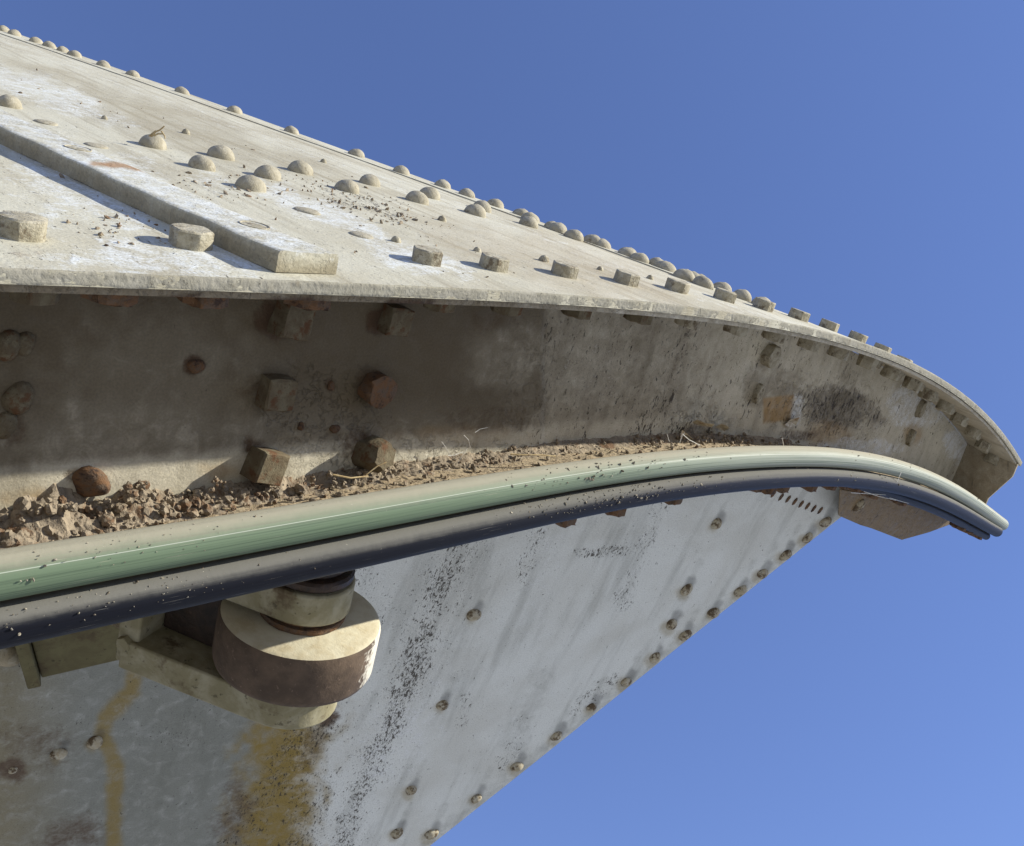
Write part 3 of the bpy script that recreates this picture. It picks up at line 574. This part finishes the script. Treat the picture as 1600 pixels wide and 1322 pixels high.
# ------------------------------------------------------------------ guide roller on its clevis
def roller():
    WR = .185; S = 1.14
    r0 = ray(472, 957); d0 = (c0+WR)/(g@r0); C = r0*d0; bC = C@n; aC = C@T
    h = hit(272, 985, b=lambda a_: 0*a_+bC-.15) ; base = P(h[0], bC, h[1])
    print('roller', aC, bC, d0, 'base', h)
    ex = S*unit(base-C); L = np.linalg.norm(base-C)/S; n_ = n; ey = np.cross(n_, ex); ez = S*n_; outw = 1 if ey@g < 0 else -1; print('ey sign', outw)
    root = empty('guide_roller', tuple(W(C-.1*n_)), 'thick rusty brown steel roller held in a cream clevis bracket beneath the dark hose', 'roller')
    V, Fc = lathe([(.004, -.094), (.118, -.094), (.127, -.088), (.130, -.08), (.130, -.010), (.127, -.003), (.120, 0), (.004, 0)], C, ex, ey, ez, 72)
    k = NT('worn_roller_steel'); tc = k.N('ShaderNodeTexCoord').outputs['Object']; geo = k.N('ShaderNodeNewGeometry')
    dp = k.N('ShaderNodeVectorMath', operation='DOT_PRODUCT'); k.set(dp.inputs[0], geo.outputs['Normal']); dp.inputs[1].default_value = tuple(Wd(n_)); face = k.ramp(dp.outputs['Value'], .75, .95)
    nz = k.noise(tc, 18, 6, .65); n2 = k.noise(tc, 90, 4, .7)
    br = k.mix(k.ramp(nz, .35, .65), (.062, .042, .028), (.105, .072, .048)); br = k.mix(k.ramp(n2, .6, .72, 0, .7), br, (.22, .15, .11))
    cr = k.mix(k.ramp(nz, .4, .7), (.52, .48, .36), (.42, .36, .24)); cr = k.mix(k.ramp(n2, .68, .74, 0, .6), cr, (.3, .16, .06))
    # paler colour on the side of the roller facing outward along the rib
    dq = k.N('ShaderNodeVectorMath', operation='DOT_PRODUCT'); k.set(dq.inputs[0], geo.outputs['True Normal']); dq.inputs[1].default_value = tuple(Wd(unit(T*.9-g*.45)))
    pt = k.ramp(k.math('ADD', dq.outputs['Value'], k.math('MULTIPLY', k.math('SUBTRACT', n2, .5), .5)), .72, .86)
    br = k.mix(pt, br, (.52, .49, .42))
    k.out(k.mix(face, br, cr), .75, k.bump(k.math('ADD', nz, k.math('MULTIPLY', n2, .5)), .002))
    ro = mesh_obj('roller_disc', V, Fc, k.m, root, 40)
    def arm(name, z0, z1, R, Rb, mat, s=1.):
        out = []
        for i in range(19): t = math.pi/2+math.pi*i/18; out.append((R*math.cos(t), R*math.sin(t)))
        out += [(L+.03, -Rb), (L+.03, Rb)]
        V, Fc = prism(out, C, ex, ey, ez, z0, z1); o = mesh_obj(name, V, Fc, mat, root, 40); bevel(o, .004); return o
    arm('upper_arm', .020, .074, .074, .085, M_arm); arm('lower_arm', -.165, -.112, .085, .10, M_arm)
    V, Fc = lathe([(.003, -.19), (.05, -.19), (.058, -.182), (.058, -.168), (.04, -.165), (.04, -.165)], C, ex, ey, ez, 32); mesh_obj('pin_nut', V, Fc, M_arm, root, 40)
    V, Fc = lathe([(.003, -.112), (.03, -.112), (.03, .135), (.022, .142), (.003, .142)], C, ex, ey, ez, 28); mesh_obj('pin', V, Fc, M_rust, root, 40)
    for z0, z1, R in ((.001, .010, .068), (.011, .0185, .061)):
        V, Fc = lathe([(.031, z0), (R, z0), (R+.002, (z0+z1)/2), (R, z1), (.031, z1)], C, ex, ey, ez, 36, .03); mesh_obj('washer', V, Fc, M_rust, root, 40)
    M_gr = small_mat('old_grease', (.022, .017, .014), (.05, .03, .02), (.13, .07, .035), 30, .004, .5, th=.62)
    for z0, z1, R in ((.076, .093, .070), (.094, .107, .058), (.108, .128, .045)):
        V, Fc = lathe([(.031, z0), (R-.004, z0), (R, z0+.004), (R, z1-.004), (R-.004, z1), (.031, z1)], C, ex, ey, ez, 40, .015); mesh_obj('washer', V, Fc, M_gr, root, 40)
    # base block with its open chamber
    def box(name, x0, x1, y0, y1, z0, z1, mat, bv=.005):
        V, Fc = prism([(x0, y0), (x1, y0), (x1, y1), (x0, y1)], C, ex, ey, ez, z0, z1); o = mesh_obj(name, V, Fc, mat, root, 30); bevel(o, bv); return o
    box('base_block', L+.005, L+.045, -.09, .09, -.162, .16, M_arm)
    yb0, yb1 = sorted((-outw*.08, outw*.03)); box('recess_shade_block', L-.16, L+.004, yb0, yb1, -.111, .019, small_mat('recess_shade', (.018, .014, .011), (.04, .026, .018), (.12, .06, .03), 26, .006, .6, th=.6))  # dark rust-flecked block added to stand in for shade in the recess
    # mounting foot back to the lower plate
    y0, y1 = sorted((outw*.03, -outw*.10)); pts = [(L+.046, y0), (L+.046, y1), (L+.30, y1), (L+.30, y0)]
    V, Fc = prism(pts, C, ex, ey, ez, -.15, .14); mesh_obj('mounting_foot', V, Fc, M_arm, root, 30)
    for zz in (-.12, -.06, 0.): place('bolt', nut_mesh('bolt', .016, .012, M_arm, 6, .08), C+(L+.025)*ex+(outw*.091)*ey+zz*ez, outw*ey, n_, root, 1.)
    
RC = roller()
# rail bolted behind the clevis
def rail():
    p0 = on_low(64, 1034); p1 = on_low(215, 1000); d = unit(p1-p0); up = unit(np.cross(d, m_)); up = -up if up@n < 0 else up
    o = p0+m_*.002; st = p1-p0; Ls = np.linalg.norm(st)
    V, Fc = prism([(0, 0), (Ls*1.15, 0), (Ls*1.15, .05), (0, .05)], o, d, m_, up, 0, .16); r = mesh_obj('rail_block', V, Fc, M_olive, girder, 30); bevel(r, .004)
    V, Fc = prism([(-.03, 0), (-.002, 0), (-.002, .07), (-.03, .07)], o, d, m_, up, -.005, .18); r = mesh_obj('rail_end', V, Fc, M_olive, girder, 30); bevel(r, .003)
rail()

# ------------------------------------------------------------------ the two hoses
def hose(name, fb, w_c, rad, mat, label, seams, a_end):
    a_ = np.concatenate([np.linspace(A0, .2, 20)[:-1], np.linspace(.2, a_end, 420)]); seg = 36; V = []; co = []
    for k_, a in enumerate(a_):
        e = 1e-2; k = float((fb(a+e)-fb(a-e))/(2*e)); nn = unit(n-k*T); R = rad(a)*(1+.012*(float(vn(np.array(a*5.), np.array(w_c*9)))-.5))
        c_ = P(a, float(fb(a)), w_c+.002*math.sin(a*5))
        for i in range(seg):
            t = 2*math.pi*i/seg; V.append(c_+R*(math.cos(t)*nn+math.sin(t)*g)); co.append((a, t*.03, 0))
    V = np.array(V); m = len(a_); I = np.arange(m*seg).reshape(m, seg); Fc = []
    for i in range(m-1):
        for j in range(seg): Fc.append((I[i, j], I[i, (j+1) % seg], I[i+1, (j+1) % seg], I[i+1, j]))
    Fc += [tuple(I[0][::-1]), tuple(I[-1])]
    o = mesh_obj(name, V, Fc, mat, None, 60, None, co); 
    return o
def hose_mat(name, c_mid, c_low, c_pale, c_dust, rough, d0, d1, glint=0.):
    k = NT(name); co = k.attr('co').outputs['Vector']; geo = k.N('ShaderNodeNewGeometry')
    dp = k.N('ShaderNodeVectorMath', operation='DOT_PRODUCT'); k.set(dp.inputs[0], geo.outputs['Normal']); dp.inputs[1].default_value = tuple(Wd(unit(n*.8+g*.45)))
    st = k.noise(k.map(co, (1.5, 260, 1)), 1., 4, .65); n1 = k.noise(co, 60, 5, .7); n2 = k.noise(co, 9, 4, .6)
    sx = k.N('ShaderNodeSeparateXYZ'); k.set(sx.inputs[0], co); far = k.ramp(sx.outputs[0], .9, 2.4)
    body = k.mix(far, c_mid, c_pale); body = k.mix(k.ramp(st, .46, .62, 0, .6), body, c_low)
    h = k.math('ADD', dp.outputs['Value'], k.math('MULTIPLY', k.math('SUBTRACT', n2, .5), .25)); h = k.math('ADD', h, k.math('MULTIPLY', k.math('SUBTRACT', n1, .5), .25)); h = k.math('ADD', h, k.math('MULTIPLY', k.math('SUBTRACT', st, .5), .3))
    dust = k.ramp(h, d0, d1); body = k.mix(k.math('MULTIPLY', dust, .9), body, c_dust)
    sp = k.ramp(k.noise(co, 170, 3, .6), .70, .74); body = k.mix(k.math('MULTIPLY', sp, k.ramp(dust, 0, 1, .15, .8)), body, (.5, .46, .38))
    sp2 = k.ramp(k.noise(co, 120, 4, .7), .70, .74); body = k.mix(k.math('MULTIPLY', sp2, dust), body, (.07, .055, .04))
    ln = k.ramp(k.math('ABSOLUTE', k.math('SUBTRACT', sx.outputs[1], .1605)), .0, .0009, glint, 0.); body = k.mix(ln, body, (.62, .66, .58))  # thin pale highlight painted along the hose
    sc = k.ramp(k.noise(k.map(co, (9, 500, 1), .04), 1., 3, .6), .66, .69, 0, .5); body = k.mix(sc, body, c_dust)
    r = k.math('ADD', rough, k.math('MULTIPLY', dust, .5), True)
    k.b.inputs['Specular IOR Level'].default_value = .22 if glint else .12
    return k.out(body, r, k.bump(k.math('ADD', k.math('MULTIPLY', st, .5), k.math('MULTIPLY', k.math('MULTIPLY', n1, dust), 1.)), .0006))
Mg = hose_mat('dusty_green_hose', (.118, .165, .105), (.05, .075, .05), (.27, .29, .245), (.33, .305, .24), .55, -.08, .8, .5)
Mk = hose_mat('dusty_navy_hose', (.006, .007, .012), (.004, .004, .007), (.011, .013, .025), (.155, .15, .135), .5, -.15, .45)
rg = lambda a: float(np.interp(a, [.3, 1.8, 4.2], [.031, .0265, .0250])); rk = lambda a: float(np.interp(a, [.3, 1.8, 4.2], [.029, .0265, .0225]))
ho = hose('green_hose', bg, -.004, rg, Mg, '', [], 4.2); tag(ho, 'mint green hose, pale with dust on top, lying along the curved lower flange', 'hose')
hk = hose('navy_hose', bk, -.012, rk, Mk, '', [], 4.14); tag(hk, 'dark navy hose with a grey dusty top, running just under the green hose', 'hose')

bt3 = lambda a: bk(a)-.004-.033*sst(2.1, 3.2, np.asarray(a, float))
ht = hose('thin_hose', bt3, .012, lambda a: .016, Mk, '', [], 4.12); tag(ht, 'thin dark hose showing only below the navy hose near the pointed nose', 'hose')

# ------------------------------------------------------------------ dirt, twigs, flakes
def lumps(name, items, mat, label, cat=None, parent=None):
    """items: (centre, (ex,ey,ez) radii, seed) -> one mesh of rough little clods"""
    ico = [(0, 0, 1)]+[(.894*math.cos(i*1.2566), .894*math.sin(i*1.2566), .447) for i in range(5)]+[(.894*math.cos(i*1.2566+.628), .894*math.sin(i*1.2566+.628), -.447) for i in range(5)]+[(0, 0, -1)]
    fc = [(0, 1+i, 1+(i+1) % 5) for i in range(5)]+[(1+i, 6+i, 1+(i+1) % 5) for i in range(5)]+[(6+i, 6+(i+1) % 5, 1+(i+1) % 5) for i in range(5)]+[(11, 6+(i+1) % 5, 6+i) for i in range(5)]
    # one subdivision
    vs = [np.array(v) for v in ico]; cache = {}; f2 = []
    def mid(a_, b_):
        key = (min(a_, b_), max(a_, b_))
        if key not in cache: vs.append(unit(vs[a_]+vs[b_])); cache[key] = len(vs)-1
        return cache[key]
    for a_, b_, c_ in fc: x, y, z = mid(a_, b_), mid(b_, c_), mid(c_, a_); f2 += [(a_, x, z), (x, b_, y), (z, y, c_), (x, y, z)]
    base = np.array(vs); V = []; Fc = []
    for (c_, r, big) in items:
        Q, _ = np.linalg.qr(rng.randn(3, 3)); k = 1+.35*(rng.rand(len(base), 1)-.5)*2 if big else 1+.3*(rng.rand(12, 1)-.5)*2
        bb = base if big else base[:12]; ff = f2 if big else fc; o = len(V)
        pts = (bb*k*np.array(r))@Q.T if not big else (bb*k)@Q.T*np.array(r)[0:1]
        V.extend(c_+pts); Fc.extend([(a_+o, b_+o, d_+o) for a_, b_, d_ in ff])
    o = mesh_obj(name, np.array(V), Fc, mat, parent, 20); tag(o, label, cat, 'stuff'); return o
items = []
def bfl(a_): return float(b2(a_))
for _ in range(4200):
    a_ = rng.uniform(.15, 2.35) if rng.rand() < .85 else rng.uniform(2.2, 3.2)
    dens = float(fbm(np.array(a_*9.), np.array(3.3)))
    if rng.rand() > .25+1.3*max(0, dens-.3)+(a_ < .8)*.35: continue
    if a_ > 1.3 and rng.rand() < .35: continue
    w_ = WEB-abs(rng.normal(0, .045)); w_ = max(w_, .05); s_ = rng.choice([.0018, .003, .005, .008], p=[.35, .35, .2, .1])*(1.1 if a_ < .9 else .8)
    items.append((P(a_, bfl(a_)+s_*.5+max(0, (w_-.13))*.25*rng.rand(), w_), (s_, s_*.8, s_*.6), s_ > .007))
for (u, v, s_) in [(60, 795, .03), (85, 800, .022), (40, 805, .02), (115, 805, .018), (140, 800, .016), (190, 782, .024), (215, 772, .02), (175, 792, .018), (240, 785, .02), (265, 780, .016), (222, 757, .012), (320, 775, .014), (360, 770, .014), (395, 765, .016), (430, 752, .016),
                   (350, 760, .012), (180, 812, .02), (195, 815, .016), (70, 835, .016), (520, 740, .014), (600, 728, .018), (625, 735, .014), (715, 735, .01), (820, 722, .014), (910, 712, .014), (1070, 690, .014), (1130, 683, .012), (1095, 690, .014), (560, 742, .016), (475, 752, .014), (590, 715, .014), (340, 750, .012)]:
    a_, b_ = on_w(u, v, WEB-.025)
    for q in range(6):
        s2 = s_*rng.uniform(.12, .34); items.append((P(a_, b_, WEB-.025)+rng.randn(3)*s_*.45, (s2, s2*.8, s2*.7), True))
def heap():
    a_ = np.linspace(.15, 2.6, 1100); x = np.linspace(0, 1, 26); A, X = np.meshgrid(a_, x, indexing='ij'); wd = .05+.09*fbm(A*4, A*0+2.2, 3)*sst(2.4, .6, A)
    Wg = WEB+.004-wd*X; H0 = .02*sst(.9, .35, A)*fbm(A*8, A*0+7.7, 3)+.012; prof = (1-X)**1.3
    u, v = pix(P(A, b2(A)+H0*prof, Wg)); loc = np.maximum.reduce([blob(u, v, 80, 800, 60, 40), blob(u, v, 210, 780, 60, 30), blob(u, v, 400, 765, 60, 20)*.6, blob(u, v, 590, 722, 30, 30)*.6])
    fine = fbm(A*55, Wg*55, 4)-.42; fin2 = fbm(A*160+9, Wg*160, 3)-.5
    H = H0*prof*(1+1.2*loc)+(.018*fine*(1+1.3*loc)+.006*fin2)*sst(1.0, .75, X)*sst(2.5, 1.0, A)**.6-.012*X
    p = P(A+.01*(fin2), b2(A)+np.maximum(H, -.004), Wg+.012*fine*(1-X)); V = p.reshape(-1, 3); I = np.arange(A.size).reshape(A.shape)
    q = np.stack([I[:-1, :-1], I[1:, :-1], I[1:, 1:], I[:-1, 1:]], -1).reshape(-1, 4); o = mesh_obj('dirt_heap', V, [tuple(x_) for x_ in q], M_dirt, None, 25)
    tag(o, 'caked grey brown dirt banked in the corner between web and lower flange', None, 'stuff')
heap()
lumps('dirt_crust', items, M_dirt, 'crumbly brown dirt piled where the web meets the lower flange')
# crumbs on hoses and deck
it = []
def on_hose(a_, t, fb, w_c, R):
    e = 1e-2; k = float((fb(a_+e)-fb(a_-e))/(2*e)); nn = unit(n-k*T); return P(a_, float(fb(a_)), w_c)+R*(math.cos(t)*nn+math.sin(t)*g)
for _ in range(620):
    q = rng.rand()
    a_ = rng.normal(1.45, .16) if q < .42 else (rng.uniform(.3, 4.1) if q < .8 else rng.normal(.5, .12)); gr_ = rng.rand() < .38
    s_ = rng.choice([.0006, .001, .0018], p=[.55, .35, .1])*(1.4 if a_ > 1.2 else 1)
    t = rng.uniform(-1.5, -.1)
    p = on_hose(a_, t, bg, -.004, rg(a_)) if gr_ else on_hose(a_, t, bk, -.012, rk(a_)); it.append((p, (s_*1.6, s_, s_*.6), False))
lumps('paint_crumbs', it, small_mat('dusty_crumb', (.34, .31, .25), (.22, .19, .14), (.12, .09, .06), 90, .0005, .9), 'pale paint crumbs sprinkled along the tops of both hoses')
it = []
for _ in range(520):
    q = rng.rand()
    if q < .45: u, v = rng.normal(560, 60), rng.normal(315, 14)+0; v += (u-560)*.3
    elif q < .6: u, v = rng.normal(340, 60), rng.normal(295, 12)
    elif q < .7: u, v = rng.normal(180, 40), rng.normal(358, 14)
    else: u = rng.uniform(0, 1000); v = 60+u*.38+rng.uniform(20, 200)
    if v > 425+max(0, u-500)*.05: continue
    h = hit(u, v)
    if not h or h[1] < .01 or h[1] > 4.2: continue
    s_ = rng.choice([.0012, .0022, .004], p=[.55, .35, .1])*(1 if h[1] < 1.2 else 1.5); it.append((P(h[0], float(b1(h[0]))+s_*.3, h[1]), (s_*1.8, s_, s_*.6), False))
lumps('deck_litter', it, M_dirt, 'dark crumbs and dry litter scattered over the sunlit sloping plate')

def sticks(name, segs, r, mat, label, cat, kind=None, group=None):
    V = []; Fc = []
    for pts, rr in segs:
        pts = [np.array(p_) for p_ in pts]; o = len(V)
        for i, p_ in enumerate(pts):
            d = unit(pts[min(i+1, len(pts)-1)]-pts[max(i-1, 0)]); x = unit(np.cross(d, [.3, .5, .8])); y = np.cross(d, x); k = rr*(1-.5*i/len(pts))
            for j in range(5): t = 2*math.pi*j/5; V.append(p_+k*(math.cos(t)*x+math.sin(t)*y))
        for i in range(len(pts)-1):
            for j in range(5): a_ = o+i*5+j; b_ = o+i*5+(j+1) % 5; Fc.append((a_, b_, b_+5, a_+5))
        Fc.append(tuple(range(o, o+5))[::-1]); Fc.append(tuple(range(o+5*(len(pts)-1), o+5*len(pts))))
    ob = mesh_obj(name, np.array(V), Fc, mat, None, 60); return tag(ob, label, cat, kind, group)
def at_w(u, v, w): r = ray(u, v); return r*(c0+w)/(g@r)
h = hit(245, 215)
tp = P(h[0], float(b1(h[0])), h[1])
rr_ = ray(238, 212); dd = (tp@n)/(ray(245, 221)@n)
def near(u, v, d): return ray(u, v)*d
dT = 2.06
sticks('twig_tuft', [([near(236, 214, dT), near(243, 206, dT), near(250, 203, dT), near(257, 197, dT)], .0022), ([near(240, 212, dT), near(247, 209, dT), near(254, 209, dT)], .0022), ([near(233, 213, dT), near(240, 207, dT), near(244, 204, dT)], .002), ([near(252, 205, dT), near(257, 212, dT), near(258, 217, dT)], .0018)],
       .002, M_twig, 'tuft of dry twigs caught on a large rivet at the left of the sunlit plate', 'twigs')
sticks('straw', [([at_w(798, 710, .14), at_w(820, 711, .13), at_w(845, 711, .12), at_w(868, 713, .12)], .002)], .002, M_twig, 'pale straw lying in the dirt above the green hose, below the grimy web', 'straw')
sticks('curled_straw', [([at_w(520, 742, .12), at_w(548, 747, .11), at_w(575, 744, .12)], .0018), ([at_w(572, 742, .13), at_w(590, 728, .13), at_w(604, 722, .13)], .0016)], .002, M_twig, 'thin curled straws beside the big lit bolt at the foot of the web', 'straw')
k = NT('cobweb_silk'); k.out((.75, .74, .7), .6); Mw = k.m; Mw.node_tree.nodes['Principled BSDF'].inputs['Alpha'].default_value = .75
web_s = []
for (x0, y0, x1, y1, w_) in [(1066, 678, 1094, 696, .12), (1070, 676, 1062, 692, .12), (1390, 722, 1400, 744, .0), (1395, 728, 1412, 737, .0), (1408, 738, 1396, 762, -.03), (690, 690, 705, 715, .17), (725, 680, 735, 700, .17), (742, 676, 762, 668, .17), (1225, 700, 1222, 684, .08), (1046, 690, 1042, 678, .1), (1330, 770, 1420, 776, 0), (1390, 778, 1450, 790, 0), (1420, 782, 1500, 815, 0), (1350, 768, 1400, 782, 0), (730, 700, 716, 722, .15), (700, 712, 724, 706, .15)]:
    mx, my = (x0+x1)/2+random.uniform(-3, 3), (y0+y1)/2+random.uniform(-3, 3); web_s.append(([at_w(x0, y0, w_), at_w(mx, my, w_), at_w(x1, y1, w_)], .0011 if x0 > 1050 else .0006))
sticks('cobwebs', web_s, .001, Mw, 'wisps of cobweb strung between the web, the dirt and the hoses', None, 'stuff')
flake([(1082, 660), (1090, 656), (1102, 661), (1117, 663), (1112, 667), (1100, 666), (1088, 664)], WEB, [.004, .03, .05, .06, .045, .02, .004], '')
flake([(1062, 690), (1066, 672), (1074, 678), (1088, 690), (1080, 694)], WEB, [.01, .05, .03, .015, .005], '')
print('sun frac', s_sun@m_, s_sun@(-g))
